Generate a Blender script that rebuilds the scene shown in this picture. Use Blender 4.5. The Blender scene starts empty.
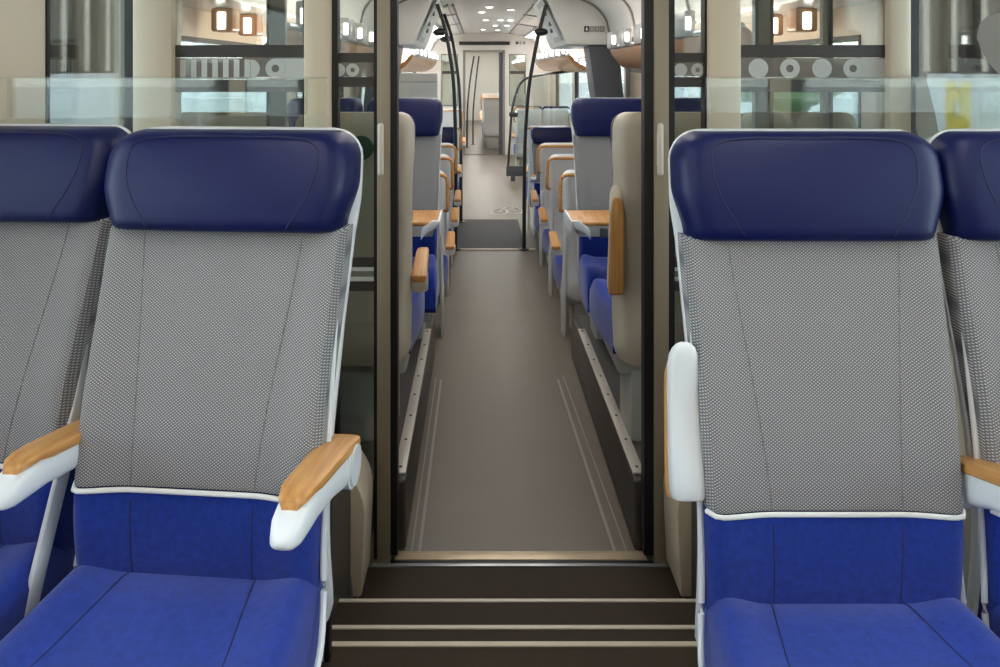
import bpy, bmesh, math, random
from mathutils import Vector, Matrix
random.seed(7)
PI = math.pi
SC = bpy.context.scene
C = SC.collection
EYE = 1.81          # camera height above the lower floor (z = 0)
FG = 0.51           # raised floor under the front seats
POD = 0.27          # podium floor beside the aisle
F = 750.0

def P(px, py, d):   # a pixel at depth d -> world point
    return Vector(((px - 478) * d / F, d, EYE - (py - 70) * d / F))

# ------------------------------------------------------------------ materials
def lin(c):
    return tuple((v / 12.92 if v <= 0.04045 else ((v + 0.055) / 1.055) ** 2.4) for v in [x / 255 for x in c])

MATS = {}
def mat(name, rgb, rough=0.5, metal=0.0, var=0.06, scale=9.0, bump=0.0, bscale=200.0, spec=0.5, sheen=0.0, coat=0.0):
    m = bpy.data.materials.new(name); m.use_nodes = True
    nt = m.node_tree; N = nt.nodes; L = nt.links
    b = N['Principled BSDF']
    b.inputs['Roughness'].default_value = rough
    b.inputs['Metallic'].default_value = metal
    b.inputs['Specular IOR Level'].default_value = spec
    if sheen: b.inputs['Sheen Weight'].default_value = sheen
    if coat: b.inputs['Coat Weight'].default_value = coat
    c = lin(rgb)
    tc = N.new('ShaderNodeTexCoord')
    no = N.new('ShaderNodeTexNoise'); no.inputs['Scale'].default_value = scale; no.inputs['Detail'].default_value = 4
    L.new(tc.outputs['Object'], no.inputs['Vector'])
    rp = N.new('ShaderNodeMix'); rp.data_type = 'RGBA'
    rp.inputs[6].default_value = (*[v * (1 - var) for v in c], 1)
    rp.inputs[7].default_value = (*[min(1, v * (1 + var)) for v in c], 1)
    L.new(no.outputs['Fac'], rp.inputs[0]); L.new(rp.outputs[2], b.inputs['Base Color'])
    if bump:
        n2 = N.new('ShaderNodeTexNoise'); n2.inputs['Scale'].default_value = bscale; n2.inputs['Detail'].default_value = 3
        L.new(tc.outputs['Object'], n2.inputs['Vector'])
        bp = N.new('ShaderNodeBump'); bp.inputs['Strength'].default_value = bump; bp.inputs['Distance'].default_value = 0.002
        L.new(n2.outputs['Fac'], bp.inputs['Height']); L.new(bp.outputs['Normal'], b.inputs['Normal'])
    MATS[name] = m
    return m

def weave(name, dark, light, px=0.0058, pz=0.0050):
    m = mat(name, dark, 0.9, spec=0.15)
    nt = m.node_tree; N = nt.nodes; L = nt.links; b = N['Principled BSDF']
    tc = N['Texture Coordinate']
    sp = N.new('ShaderNodeSeparateXYZ'); L.new(tc.outputs['Object'], sp.inputs[0])
    def sn(out, per):
        a = N.new('ShaderNodeMath'); a.operation = 'MULTIPLY'; a.inputs[1].default_value = PI / per
        L.new(out, a.inputs[0])
        s = N.new('ShaderNodeMath'); s.operation = 'SINE'; L.new(a.outputs[0], s.inputs[0]); return s
    s1 = sn(sp.outputs['X'], px); s2 = sn(sp.outputs['Z'], pz)
    mu = N.new('ShaderNodeMath'); mu.operation = 'MULTIPLY'
    L.new(s1.outputs[0], mu.inputs[0]); L.new(s2.outputs[0], mu.inputs[1])
    mr = N.new('ShaderNodeMapRange'); mr.interpolation_type = 'SMOOTHSTEP'
    mr.inputs['From Min'].default_value = 0.05; mr.inputs['From Max'].default_value = 0.75
    L.new(mu.outputs[0], mr.inputs['Value'])
    old = [l for l in L if l.to_socket == b.inputs['Base Color']][0].from_socket
    mx = N.new('ShaderNodeMix'); mx.data_type = 'RGBA'
    mx.inputs[7].default_value = (*lin(light), 1)
    L.new(mr.outputs[0], mx.inputs[0]); L.new(old, mx.inputs[6]); L.new(mx.outputs[2], b.inputs['Base Color'])
    bp = N.new('ShaderNodeBump'); bp.inputs['Strength'].default_value = 0.35; bp.inputs['Distance'].default_value = 0.002
    L.new(mr.outputs[0], bp.inputs['Height']); L.new(bp.outputs['Normal'], b.inputs['Normal'])
    return m

def wood(name, a, bcol):
    m = mat(name, a, 0.42, spec=0.4)
    nt = m.node_tree; N = nt.nodes; L = nt.links; b = N['Principled BSDF']
    tc = N['Texture Coordinate']
    mp = N.new('ShaderNodeMapping'); mp.inputs['Scale'].default_value = (60, 3.5, 60)
    L.new(tc.outputs['Object'], mp.inputs[0])
    no = N.new('ShaderNodeTexNoise'); no.inputs['Scale'].default_value = 1.6; no.inputs['Detail'].default_value = 5
    L.new(mp.outputs[0], no.inputs['Vector'])
    cr = N.new('ShaderNodeValToRGB')
    cr.color_ramp.elements[0].position = 0.35; cr.color_ramp.elements[0].color = (*lin(bcol), 1)
    cr.color_ramp.elements[1].position = 0.62; cr.color_ramp.elements[1].color = (*lin(a), 1)
    L.new(no.outputs['Fac'], cr.inputs[0]); L.new(cr.outputs[0], b.inputs['Base Color'])
    return m

def glass(name, tint, refl=0.10, frost=None):
    m = bpy.data.materials.new(name); m.use_nodes = True
    nt = m.node_tree; N = nt.nodes; L = nt.links
    for n in list(N):
        if n.type == 'BSDF_PRINCIPLED': N.remove(n)
    out = [n for n in N if n.type == 'OUTPUT_MATERIAL'][0]
    tr = N.new('ShaderNodeBsdfTransparent'); tr.inputs[0].default_value = (*tint, 1)
    gl = N.new('ShaderNodeBsdfGlossy'); gl.inputs['Roughness'].default_value = 0.0
    gl.inputs[0].default_value = (1, 1, 1, 1)
    lw = N.new('ShaderNodeFresnel'); lw.inputs['IOR'].default_value = 1.5
    mr = N.new('ShaderNodeMapRange'); mr.inputs['From Min'].default_value = 0.04; mr.inputs['From Max'].default_value = 1
    mr.inputs['To Min'].default_value = refl; mr.inputs['To Max'].default_value = 0.9
    L.new(lw.outputs[0], mr.inputs[0])
    mx = N.new('ShaderNodeMixShader'); L.new(mr.outputs[0], mx.inputs[0])
    L.new(tr.outputs[0], mx.inputs[1]); L.new(gl.outputs[0], mx.inputs[2])
    last = mx
    if frost:
        df = N.new('ShaderNodeBsdfDiffuse'); df.inputs[0].default_value = (*lin(frost[0]), 1)
        tl = N.new('ShaderNodeBsdfTranslucent'); tl.inputs[0].default_value = (*lin(frost[0]), 1)
        ad = N.new('ShaderNodeMixShader'); ad.inputs[0].default_value = 0.4
        L.new(df.outputs[0], ad.inputs[1]); L.new(tl.outputs[0], ad.inputs[2])
        m2 = N.new('ShaderNodeMixShader')
        no = N.new('ShaderNodeTexNoise'); no.inputs['Scale'].default_value = 60
        mr2 = N.new('ShaderNodeMapRange'); mr2.inputs['To Min'].default_value = frost[1] - .03; mr2.inputs['To Max'].default_value = frost[1] + .03
        L.new(no.outputs['Fac'], mr2.inputs[0]); L.new(mr2.outputs[0], m2.inputs[0])
        L.new(mx.outputs[0], m2.inputs[1]); L.new(ad.outputs[0], m2.inputs[2]); last = m2
    L.new(last.outputs[0], out.inputs['Surface'])
    MATS[name] = m
    return m

def emit(name, rgb, s):
    m = bpy.data.materials.new(name); m.use_nodes = True
    nt = m.node_tree; N = nt.nodes; L = nt.links
    b = N['Principled BSDF']; b.inputs['Base Color'].default_value = (.8, .8, .8, 1)
    b.inputs['Emission Color'].default_value = (*rgb, 1); b.inputs['Emission Strength'].default_value = s
    MATS[name] = m
    return m

M_leather = mat('blue leather', (9, 19, 70), 0.40, var=.05, scale=6, bump=.15, bscale=420, spec=.28)
M_velour = mat('blue velour', (30, 56, 146), 0.95, var=.42, scale=70, bump=.3, bscale=500, spec=.1, sheen=.25)
M_velourd = mat('dark blue velour', (26, 50, 134), 0.95, var=.40, scale=90, bump=.3, bscale=500, spec=.1, sheen=.2)
M_seam = mat('dark seam', (30, 34, 70), .8)
M_gseam = mat('grey seam', (112, 110, 110), .9)
M_weave = weave('grey woven fabric', (108, 107, 110), (192, 191, 190), .0033, .0024)
M_piping = mat('white piping', (225, 225, 222), .8)
M_shell = mat('white shell', (216, 219, 222), .35, var=.02)
M_warm = mat('cream shell', (208, 196, 178), .38, var=.02)  # warm light put into the white shell colour; also colours the cream handles
M_wood = wood('beech wood', (204, 152, 92), (176, 122, 66))
M_post = mat('cream metal', (208, 190, 164), .35, var=.02)
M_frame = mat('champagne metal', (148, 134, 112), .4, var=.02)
M_wall = mat('cream wall', (228, 212, 190), .5, var=.02)
M_white = mat('white panel', (226, 224, 218), .4, var=.02)
M_ceil = mat('ceiling white', (228, 228, 224), .25, var=.02)
M_black = mat('black rubber', (12, 12, 13), .5)
M_darkbar = mat('dark printed film', (62, 56, 52), .45)
M_darkgrey = mat('dark grey panel', (70, 72, 80), .5)
M_midgrey = mat('mid grey panel', (128, 126, 122), .5)
M_ltgrey = mat('light grey panel', (188, 188, 184), .45)
M_kerb = mat('kerb side', (62, 56, 51), .45)
M_floor = mat('grey brown linoleum', (110, 101, 91), .42, spec=.4, var=.09, scale=3, bump=.12, bscale=260)
M_pod = mat('podium linoleum', (88, 85, 83), .4, var=.07, scale=4)
M_mat = mat('dark floor mat', (66, 65, 68), .8, var=.12, scale=40)
M_step = mat('step brown', (56, 46, 36), .7, spec=.2, var=.12, scale=12, bump=.1)
M_riser = mat('riser brown', (52, 44, 38), .6, var=.1, scale=8)
M_nosing = mat('pale nosing', (206, 194, 174), .4)
M_brass = mat('threshold metal', (196, 176, 146), .35, metal=.3, var=.15, scale=30)
M_rail = mat('rail aluminium', (206, 200, 190), .35, metal=.2)
M_weld = mat('clear weld', (146, 140, 132), .3)
M_screw = mat('screw steel', (90, 88, 84), .35, metal=.8)
M_copper = mat('copper panel', (176, 126, 86), .22, var=.06, scale=3, spec=.6)
M_alu = mat('aluminium', (176, 178, 180), .3, metal=.6)
M_pole = mat('dark pole', (26, 28, 30), .35)
M_green = mat('dark green', (14, 74, 40), .4)
M_icon = mat('icon grey', (150, 146, 142), .5)
M_paint = mat('white floor paint', (206, 206, 202), .6)
M_rib = mat('depot cladding', (58, 50, 43), .55, var=.1, scale=2)
M_ribw = mat('slat highlight strip', (226, 212, 194), .4)
M_pale = mat('depot reflected band', (214, 222, 226), .6)
M_yellow = mat('yellow frame', (226, 200, 50), .5)
M_ground = mat('outside concrete', (222, 224, 222), .8, var=.1, scale=2)
M_bag = mat('grey ribbed plastic', (92, 90, 88), .5)
M_foliage = mat('foliage', (88, 128, 80), .9, var=.4, scale=3)
M_glass = glass('clear glass', (.93, .96, .94), .10)
M_wglass = glass('window glass', (.92, .96, .95), .05)
M_dglass = glass('dim glass', (.88, .92, .90), .06)
M_frost = glass('frosted film', (.9, .92, .9), .04, ((244, 244, 238), .93))
M_frostd = glass('frosted grey film', (.8, .8, .78), .04, ((168, 160, 152), .7))
M_edge = mat('glass edge', (168, 182, 174), .2)
M_led = emit('led', (1, .97, .92), 6)
M_lamp = emit('ceiling lamp and added fill', (1, .96, .90), 8.5)
M_lamp2 = emit('saloon lamp and added fill', (1, .97, .92), 23.0)
M_lit = emit('lit panel', (1, 1, .98), 1.1)
M_dispmat = mat('display glass', (26, 24, 22), .2)

# ------------------------------------------------------------------ mesh helpers
def bx(bm, x0, x1, y0, y1, z0, z1, r=0.0, seg=2):
    t = bmesh.new()
    bmesh.ops.create_cube(t, size=1.0)
    for v in t.verts:
        v.co = Vector(((x0 + x1) / 2 + v.co.x * (x1 - x0), (y0 + y1) / 2 + v.co.y * (y1 - y0), (z0 + z1) / 2 + v.co.z * (z1 - z0)))
    if r: bmesh.ops.bevel(t, geom=t.edges[:], offset=min(r, .49 * min(abs(x1 - x0), abs(y1 - y0), abs(z1 - z0))), segments=seg, profile=.5, affect='EDGES')
    merge(bm, t); return bm

def merge(bm, t):
    t.verts.ensure_lookup_table()
    mp = {v: bm.verts.new(v.co) for v in t.verts}
    for f in t.faces:
        try: bm.faces.new([mp[v] for v in f.verts])
        except ValueError: pass
    t.free()

def prism(bm, pts, axis, a, b, r=0.0):
    """polygon extruded along axis ('x','y','z') from a to b; pts are the other two coordinates in xyz order"""
    t = bmesh.new()
    def mk(p, c):
        if axis == 'x': return (c, p[0], p[1])
        if axis == 'y': return (p[0], c, p[1])
        return (p[0], p[1], c)
    A = [t.verts.new(mk(p, a)) for p in pts]; B = [t.verts.new(mk(p, b)) for p in pts]
    t.faces.new(A); t.faces.new(list(reversed(B)))
    n = len(pts)
    for i in range(n): t.faces.new([A[i], B[i], B[(i + 1) % n], A[(i + 1) % n]])
    bmesh.ops.recalc_face_normals(t, faces=t.faces[:])
    if r: bmesh.ops.bevel(t, geom=t.edges[:], offset=r, segments=2, profile=.5, affect='EDGES')
    merge(bm, t); return bm

def tube(bm, pts, r, n=8, closed=False):
    pts = [Vector(p) for p in pts]; k = len(pts); rings = []
    up = Vector((0, 0, 1))
    for i, p in enumerate(pts):
        a = pts[(i - 1) % k] if (closed or i > 0) else p
        b = pts[(i + 1) % k] if (closed or i < k - 1) else p
        d = (b - a).normalized()
        u = up if abs(d.dot(up)) < .95 else Vector((0, 1, 0))
        s = d.cross(u).normalized(); w = s.cross(d).normalized()
        rr = r[i] if isinstance(r, (list, tuple)) else r
        rings.append([bm.verts.new(p + s * math.cos(2 * PI * j / n) * rr + w * math.sin(2 * PI * j / n) * rr) for j in range(n)])
    m = k if closed else k - 1
    for i in range(m):
        A, B = rings[i], rings[(i + 1) % k]
        for j in range(n): bm.faces.new([A[j], A[(j + 1) % n], B[(j + 1) % n], B[j]])
    if not closed:
        bm.faces.new(rings[0]); bm.faces.new(list(reversed(rings[-1])))
    return bm

def loft(bm, rings):
    R = [[bm.verts.new(p) for p in r] for r in rings]; n = len(R[0])
    for A, B in zip(R[:-1], R[1:]):
        for j in range(n): bm.faces.new([A[j], A[(j + 1) % n], B[(j + 1) % n], B[j]])
    bm.faces.new(R[0]); bm.faces.new(list(reversed(R[-1])))
    return bm

def rc(pts, r=.03, n=5):
    out = []
    k = len(pts)
    for i, p in enumerate(pts):
        p = Vector(p)
        if i in (0, k - 1): out.append(p); continue
        a = (Vector(pts[i - 1]) - p); c = (Vector(pts[i + 1]) - p)
        rr = min(r, a.length * .45, c.length * .45)
        A = p + a.normalized() * rr; Cc = p + c.normalized() * rr
        for j in range(n + 1):
            t = j / n; out.append(A * (1 - t) ** 2 + p * 2 * t * (1 - t) + Cc * t * t)
    return out

def disc(bm, c, r, y0, y1, n=28, axis='y'):
    pts = [(c[0] + r * math.cos(2 * PI * i / n), c[1] + r * math.sin(2 * PI * i / n)) for i in range(n)]
    return prism(bm, pts, axis, y0, y1)

def mesh(name, bm, m, smooth=True, ang=40):
    bmesh.ops.recalc_face_normals(bm, faces=bm.faces[:])
    me = bpy.data.meshes.new(name); bm.to_mesh(me); bm.free()
    me.materials.append(m)
    if smooth and len(me.polygons):
        me.polygons.foreach_set('use_smooth', [True] * len(me.polygons))
        me.set_sharp_from_angle(angle=math.radians(ang))
    return me

def link(name, me, parent=None):
    o = bpy.data.objects.new(name, me); C.objects.link(o)
    if parent: o.parent = parent
    return o

def obj(name, bm, m, parent=None, smooth=True, ang=40):
    return link(name, mesh(name, bm, m, smooth, ang), parent)

def tag(o, label, cat, group=None):
    o['label'] = label; o['category'] = cat
    if group: o['group'] = group
    return o

def thing(name, label, cat, loc=(0, 0, 0), rz=0, group=None):
    o = bpy.data.objects.new(name, None); C.objects.link(o)
    o.location = loc; o.rotation_euler = (0, 0, rz); o.empty_display_size = .1
    return tag(o, label, cat, group)

def struct(name, bm=None, m=None, parent=None, label=None, cat=None, smooth=False):
    o = obj(name, bm, m, parent, smooth) if bm is not None else bpy.data.objects.new(name, None)
    if bm is None: C.objects.link(o)
    if parent is None:
        o['kind'] = 'structure'
        if label: o['label'] = label
        o['category'] = cat or name.split('_')[0]
    return o

B = bmesh.new
def sstep(t): t = max(0, min(1, t)); return t * t * (3 - 2 * t)
def interp(tab, z):
    if z <= tab[0][0]: return tab[0][1]
    for (a, b), (c, d) in zip(tab[:-1], tab[1:]):
        if z <= c:
            t = (z - a) / (c - a); return b + (d - b) * t
    return tab[-1][1]

# ------------------------------------------------------------------ seat meshes (local: faces -y, z = 0 floor, y = 0 backrest foot)
PROF = [(.33, .030), (.40, .006), (.447, -.004), (.50, -.012), (.56, -.014), (.62, -.006), (.70, .016), (.80, .048), (.90, .082), (1.0, .112), (1.06, .125), (1.20, .146)]
def sm(tab, z, h=.03): return sum(interp(tab, z + h * k) for k in (-2, -1, 0, 1, 2)) / 5
def yf(z): return sm(PROF, z)
WF = [(.36, .205), (.45, .207), (.60, .210), (.80, .216), (1.0, .226), (1.2, .23)]
def wf(z): return sm(WF, z)
XS = [(.38, .098), (.56, .100), (.65, .104), (.80, .120), (.95, .140), (1.05, .150)]
def bol(x, z):
    xs = sm(XS, z); w = wf(z)
    Bm = interp([(.38, .010), (.60, .014), (.75, .022), (.95, .014), (1.02, .008)], z)
    return Bm * sstep((abs(x) - xs) / (w - xs))
def front(x, z): return yf(z) - bol(x, z)

def pad(zs, wfun, yfun, th, r_side, r_end=0.012, N=30, back=None):
    z0, z1 = zs[0], zs[-1]; rings = []
    for z in zs:
        w = wfun(z)
        e = min(z - z0, z1 - z)
        ie = r_end * (1 - math.sqrt(max(0, 1 - (1 - min(1, e / r_end)) ** 2))) if r_end else 0
        fr, bk = [], []
        for i in range(N + 1):
            t = -math.cos(PI * i / N) * .35 + (2 * i / N - 1) * .65
            x = w * t
            q = max(0, (abs(x) - (w - r_side)) / r_side)
            dy = r_side * (1 - math.sqrt(max(0, 1 - q * q))) + ie
            y = yfun(x, z) + dy
            yb = (back(x, z) if back else yf(z) + th)
            if y > yb - .002: y = yb - .002
            fr.append((x, y, z)); bk.append((x, yb, z))
        rings.append(fr + bk[::-1])
    return loft(B(), rings)

def zr(a, b, n, ends=True):
    zs = [a + (b - a) * i / n for i in range(n + 1)]
    if ends: zs = [a, a + .003, a + .007] + [z for z in zs if a + .01 < z < b - .01] + [b - .007, b - .003, b]
    return zs

SEAT = {}
SEAT['backrest'] = mesh('backrest', pad(zr(.602, 1.012, 26), wf, front, .07, .028, .008), M_weave)
SEAT['lumbar_panel'] = mesh('lumbar_panel', pad(zr(.36, .599, 14), wf, front, .07, .028, .008), M_velourd)
b = B(); tube(b, [(x, front(x * .999, .6005) + (.028 * (1 - math.sqrt(max(0, 1 - max(0, (abs(x) - (wf(.60) - .028)) / .028) ** 2)))) - .002, .6005) for x in [wf(.60) * (-1 + 2 * i / 40) for i in range(41)]], .0042, 8)
SEAT['piping'] = mesh('piping', b, M_piping)
for s, nm in ((-1, 'seam_l'), (1, 'seam_r')):
    b = B(); tube(b, [(s * (sm(XS, z) + .004), front(sm(XS, z) + .004, z) - .0002, z) for z in [.608 + .395 * i / 24 for i in range(25)]], .0011, 6)
    SEAT[nm] = mesh('seam', b, M_gseam)
for s, nm in ((-1, 'lseam_l'), (1, 'lseam_r')):
    b = B(); tube(b, [(s * (sm(XS, z) + .004), front(sm(XS, z) + .004, z) - .0002, z) for z in [.46 + .125 * i / 8 for i in range(9)]], .0010, 6)
    SEAT[nm] = mesh('seam', b, M_seam)

HZ0, HZ1 = 1.008, 1.186
def hw(z):   # head rest half width: rounded top corners, bulging ends
    t = (z - HZ0) / (HZ1 - HZ0)
    w = .236 - .020 * (1 - sstep(t / .5))
    rr = .052
    if HZ1 - z < rr:
        q = 1 - (HZ1 - z) / rr; w -= rr * (1 - math.sqrt(max(0, 1 - q * q)))
    return w
def hy(x, z):
    t = (z - HZ0) / (HZ1 - HZ0)
    return yf(z) - .030 + .020 * t * t - .012 * math.sin(PI * min(1, t * .9)) - .012 * (1 - (x / .24) ** 2) * .6
hz = [HZ0, HZ0 + .003, HZ0 + .008] + [HZ0 + .178 * i / 20 for i in range(2, 19)] + [HZ1 - .012, HZ1 - .007, HZ1 - .003, HZ1 - .0008]
SEAT['headrest'] = mesh('headrest', pad(hz, hw, hy, .05, .045, .022, N=34), M_leather)
b = B()
pts = []
for i in range(41):
    a = i / 40
    if a < .3: t = a / .3; x, z = -.128 - .050 * math.sin(t * PI / 2), HZ0 + .012 + .115 * t
    elif a > .7: t = (1 - a) / .3; x, z = .128 + .050 * math.sin(t * PI / 2), HZ0 + .012 + .115 * t
    else:
        t = (a - .3) / .4; ang = PI * (1 - t); x = -.178 * math.copysign(abs(math.cos(PI * t)) ** .38, math.cos(PI * t)); z = HZ0 + .127 + .044 * abs(math.sin(PI * t)) ** .55
    pts.append((x, hy(x, z) - .0002, z))
tube(b, pts, .0013, 6)
SEAT['stitching'] = mesh('stitching', b, M_seam)

# cushion (loft along y)
def cushion():
    rings = []
    ys = [.045, .040, .030, .015, -.02, -.08, -.15, -.22, -.30, -.37, -.42, -.45, -.468, -.475]
    for y in ys:
        w = .207 + .022 * sstep((.04 - y) / .35)
        e = 0 if y < .03 else (y - .03) / .015
        top = .465 - .006 * sstep(-y / .2) + .012 * sstep((-y - .2) / .15)
        if y < -.36: q = min(1, (-.36 - y) / .115); top -= .075 * (1 - math.sqrt(max(0, 1 - q * q)))
        top -= .03 * e * e
        if y > -.03: top -= .010 * sstep((y + .03) / .05)
        bot = .315 + (.02 if y < -.45 else 0)
        N = 26; r = .032; tp, bt = [], []
        for i in range(N + 1):
            t = -math.cos(PI * i / N) * .35 + (2 * i / N - 1) * .65; x = w * t
            q = max(0, (abs(x) - (w - r)) / r); dz = r * (1 - math.sqrt(max(0, 1 - q * q)))
            bo = .014 * sstep((abs(x) - .11) / .08)
            tp.append((x, y, max(bot + .01, top + bo - dz))); bt.append((x, y, bot))
        rings.append(tp + bt[::-1])
    return loft(B(), rings), None
SEAT['seat_cushion'] = mesh('seat_cushion', cushion()[0], M_velour)
b = B()
for s, nm in ((-1, 'cseam_l'), (1, 'cseam_r')):
    b = B(); pts = []
    for i in range(20):
        y = .02 - .40 * i / 19; x = s * (.105 + .055 * (i / 19))
        top = .465 - .006 * sstep(-y / .2) + .012 * sstep((-y - .2) / .15) - (.010 * sstep((y + .03) / .05) if y > -.03 else 0)
        if y < -.36: q = min(1, (-.36 - y) / .115); top -= .075 * (1 - math.sqrt(max(0, 1 - q * q)))
        pts.append((x, y, top + .014 * sstep((abs(x) - .11) / .08) + .0003))
    tube(b, pts, .0011, 6)
    SEAT[nm] = mesh('seam', b, M_seam)

# rear shell
def shw(z):
    w = interp([(.30, .200), (.36, .212), (.6, .214), (.85, .221), (.99, .228), (1.06, .2365), (1.2, .2365)], z)
    if 1.188 - z < .055:
        q = 1 - (1.188 - z) / .055; w -= .055 * (1 - math.sqrt(max(0, 1 - q * q)))
    if z - .30 < .05:
        q = 1 - (z - .30) / .05; w -= .05 * (1 - math.sqrt(max(0, 1 - q * q)))
    return w
def sfront(x, z):
    return yf(z) + .052 + .0 * x
def sback(x, z):
    w = max(.05, shw(z)); q = min(1, abs(x) / w)
    th = interp([(.30, .05), (.4, .085), (.7, .075), (1.0, .062), (1.15, .052), (1.198, .03)], z)
    return yf(z) + .052 + th * (1 - .75 * max(0, (q - .80) / .20) ** 2.2) 
szs = [.3008, .303, .308, .318, .335] + [.36 + .76 * i / 24 for i in range(25)] + [1.135, 1.15, 1.165, 1.175, 1.180, 1.1845, 1.1876]
SEAT['shell'] = mesh('shell', pad(szs, shw, sfront, .05, .006, 0, N=34, back=sback), M_shell)
SEAT['warmlit_shell'] = SEAT['shell'].copy(); SEAT['warmlit_shell'].materials[0] = M_warm
# side frames + pedestal
for s, nm in ((-1, 'l'), (1, 'r')):
    b = B(); prism(b, [(.078, .84), (.06, .72), (.035, .62), (-.045, .45), (-.12, .28), (-.155, .28), (-.085, .45), (-.005, .62), (.035, .72), (.074, .84)], 'x', s * .206, s * .216, .004)
    SEAT['edge_' + nm] = mesh('side_frame', b, M_shell)
    b = B(); tube(b, rc([(s * .214, .090, .86), (s * .217, .045, .70), (s * .215, .036, .62), (s * .2125, .026, .50), (s * .219, .010, .42), (s * .229, -.04, .37), (s * .234, -.20, .35)], .06, 4), .0055, 8)
    SEAT['thin_' + nm] = mesh('side_frame', b, M_shell)
for s, nm in ((-1, 'l'), (1, 'r')):
    b = B(); prism(b, [(.10, .74), (.15, .74), (.13, .30), (.10, .02), (-.04, .02), (-.10, .30), (.0, .42), (.05, .60)], 'x', s * .200, s * .214, .005)
    SEAT['side_' + nm] = mesh('side_frame', b, M_shell)
b = B(); bx(b, -.19, .19, -.33, .05, .24, .318, .02); bx(b, -.14, .14, -.18, .06, .0, .26, .02)
SEAT['pedestal'] = mesh('pedestal', b, M_ltgrey)
# arm rest, local: pivot at origin, extends to -y, top at +z
def armbody():
    rings = []
    for y, hw_, zt, zb in [(.040, .020, .020, -.024), (.038, .026, .026, -.030), (.032, .028, .029, -.033), (.01, .029, .030, -.034), (-.03, .0285, .030, -.030), (-.10, .0275, .029, -.022), (-.17, .0265, .027, -.022), (-.215, .0255, .022, -.028), (-.238, .0235, .012, -.031), (-.252, .019, .000, -.030), (-.261, .012, -.010, -.026), (-.264, .005, -.015, -.021)]:
        n = 20; ring = []
        cz = (zt + zb) / 2; hz_ = (zt - zb) / 2
        for j in range(n):
            a = 2 * PI * j / n
            cx = math.copysign(abs(math.cos(a)) ** .6, math.cos(a)); sz = math.copysign(abs(math.sin(a)) ** .6, math.sin(a))
            ring.append((hw_ * cx, y, cz + hz_ * sz))
        rings.append(ring)
    return loft(B(), rings)
SEAT['arm'] = mesh('armrest', armbody(), M_shell)
SEAT['warmlit_arm'] = SEAT['arm'].copy(); SEAT['warmlit_arm'].materials[0] = M_warm
def armpad():
    rings = []
    for y, hw_, zt in [(.044, .024, .033), (.040, .030, .0375), (.02, .0315, .040), (-.02, .031, .040), (-.10, .0295, .039), (-.17, .028, .038), (-.20, .026, .0355), (-.222, .021, .031), (-.235, .012, .025)]:
        zb = zt - .020 if y > -.2 else zt - .014
        n = 16; ring = []
        for j in range(n):
            a = 2 * PI * j / n
            cx = math.copysign(abs(math.cos(a)) ** .45, math.cos(a)); sz = math.copysign(abs(math.sin(a)) ** .5, math.sin(a))
            ring.append((hw_ * cx, y, (zt + zb) / 2 + (zt - zb) / 2 * sz))
        rings.append(ring)
    return loft(B(), rings)
SEAT['wood_pad'] = mesh('wood_pad', armpad(), M_wood)
b = B(); bx(b, .030, .040, -.03, .03, -.03, .03); b.clear(); disc(b, (.004, .000), .037, -.034, .034, 28, 'x'); bmesh.ops.bevel(b, geom=[e for e in b.edges if len(e.link_faces) == 2 and abs(e.verts[0].co.x - e.verts[1].co.x) < 1e-6], offset=.005, segments=2, affect='EDGES')
SEAT['pivot'] = mesh('pivot', b, M_shell)
SEAT['warmlit_pivot'] = SEAT['pivot'].copy(); SEAT['warmlit_pivot'].materials[0] = M_warm
# wooden grab handle at the upper aisle corner of the shell (on the +x side)
b = B()
hb = yf(1.0) + .12
tube(b, rc([(-.17, hb - .03, 1.155), (-.17, hb + .045, 1.165), (.250, hb + .045, 1.165), (.256, hb + .045, .93), (.230, hb - .02, .92)], .05), .0125, 10)
SEAT['handle'] = mesh('grab_handle', b, M_wood)

def seat(label, group, loc, ys=1.0, rz=0, away=False, arms=(), handle=0, shell='shell', zs=1.0, sides=True, detail=True, cat='seat'):
    t = thing('passenger_seat', label, cat, loc, PI if away else math.radians(rz), group)
    t.scale = (1, ys, zs)
    br = link('backrest', SEAT['backrest'], t)
    if detail: link('seam', SEAT['seam_l'], br); link('seam', SEAT['seam_r'], br)
    lp = link('lumbar_panel', SEAT['lumbar_panel'], t)
    if detail: link('seam', SEAT['lseam_l'], lp); link('seam', SEAT['lseam_r'], lp)
    link('piping', SEAT['piping'], t)
    h = link('headrest', SEAT['headrest'], t)
    if detail: link('stitching', SEAT['stitching'], h)
    c = link('seat_cushion', SEAT['seat_cushion'], t)
    if detail: link('seam', SEAT['cseam_l'], c); link('seam', SEAT['cseam_r'], c)
    link('shell', SEAT[shell], t)
    link('pedestal', SEAT['pedestal'], t)
    if sides:
        k = sides + '_' if isinstance(sides, str) else 'side_'
        link('side_frame', SEAT[k + 'l'], t); link('side_frame', SEAT[k + 'r'], t)
    for s, up, *off in arms:
        dz = off[1] if len(off) > 1 else 0; sy = off[2] if len(off) > 2 else .8
        off = off[0] if off else .228
        a = link('armrest', SEAT['warmlit_arm' if shell == 'warmlit_shell' else 'arm'], t)
        a.location = (s * off, .045, .628 + dz)
        a.rotation_euler = (math.radians(-12) if not up else math.radians(-101), 0, 0)
        if up: a.location = (s * off, .04, .640 + dz); a.scale = (1, sy, 1)
        link('wood_pad', SEAT['wood_pad'], a)
        if not up: link("pivot", SEAT['warmlit_pivot' if shell == 'warmlit_shell' else 'pivot'], a)
    if handle:
        hn = link('grab_handle', SEAT['handle'], t)
        if handle < 0: hn.scale = (-1, 1, 1)
    return t

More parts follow.
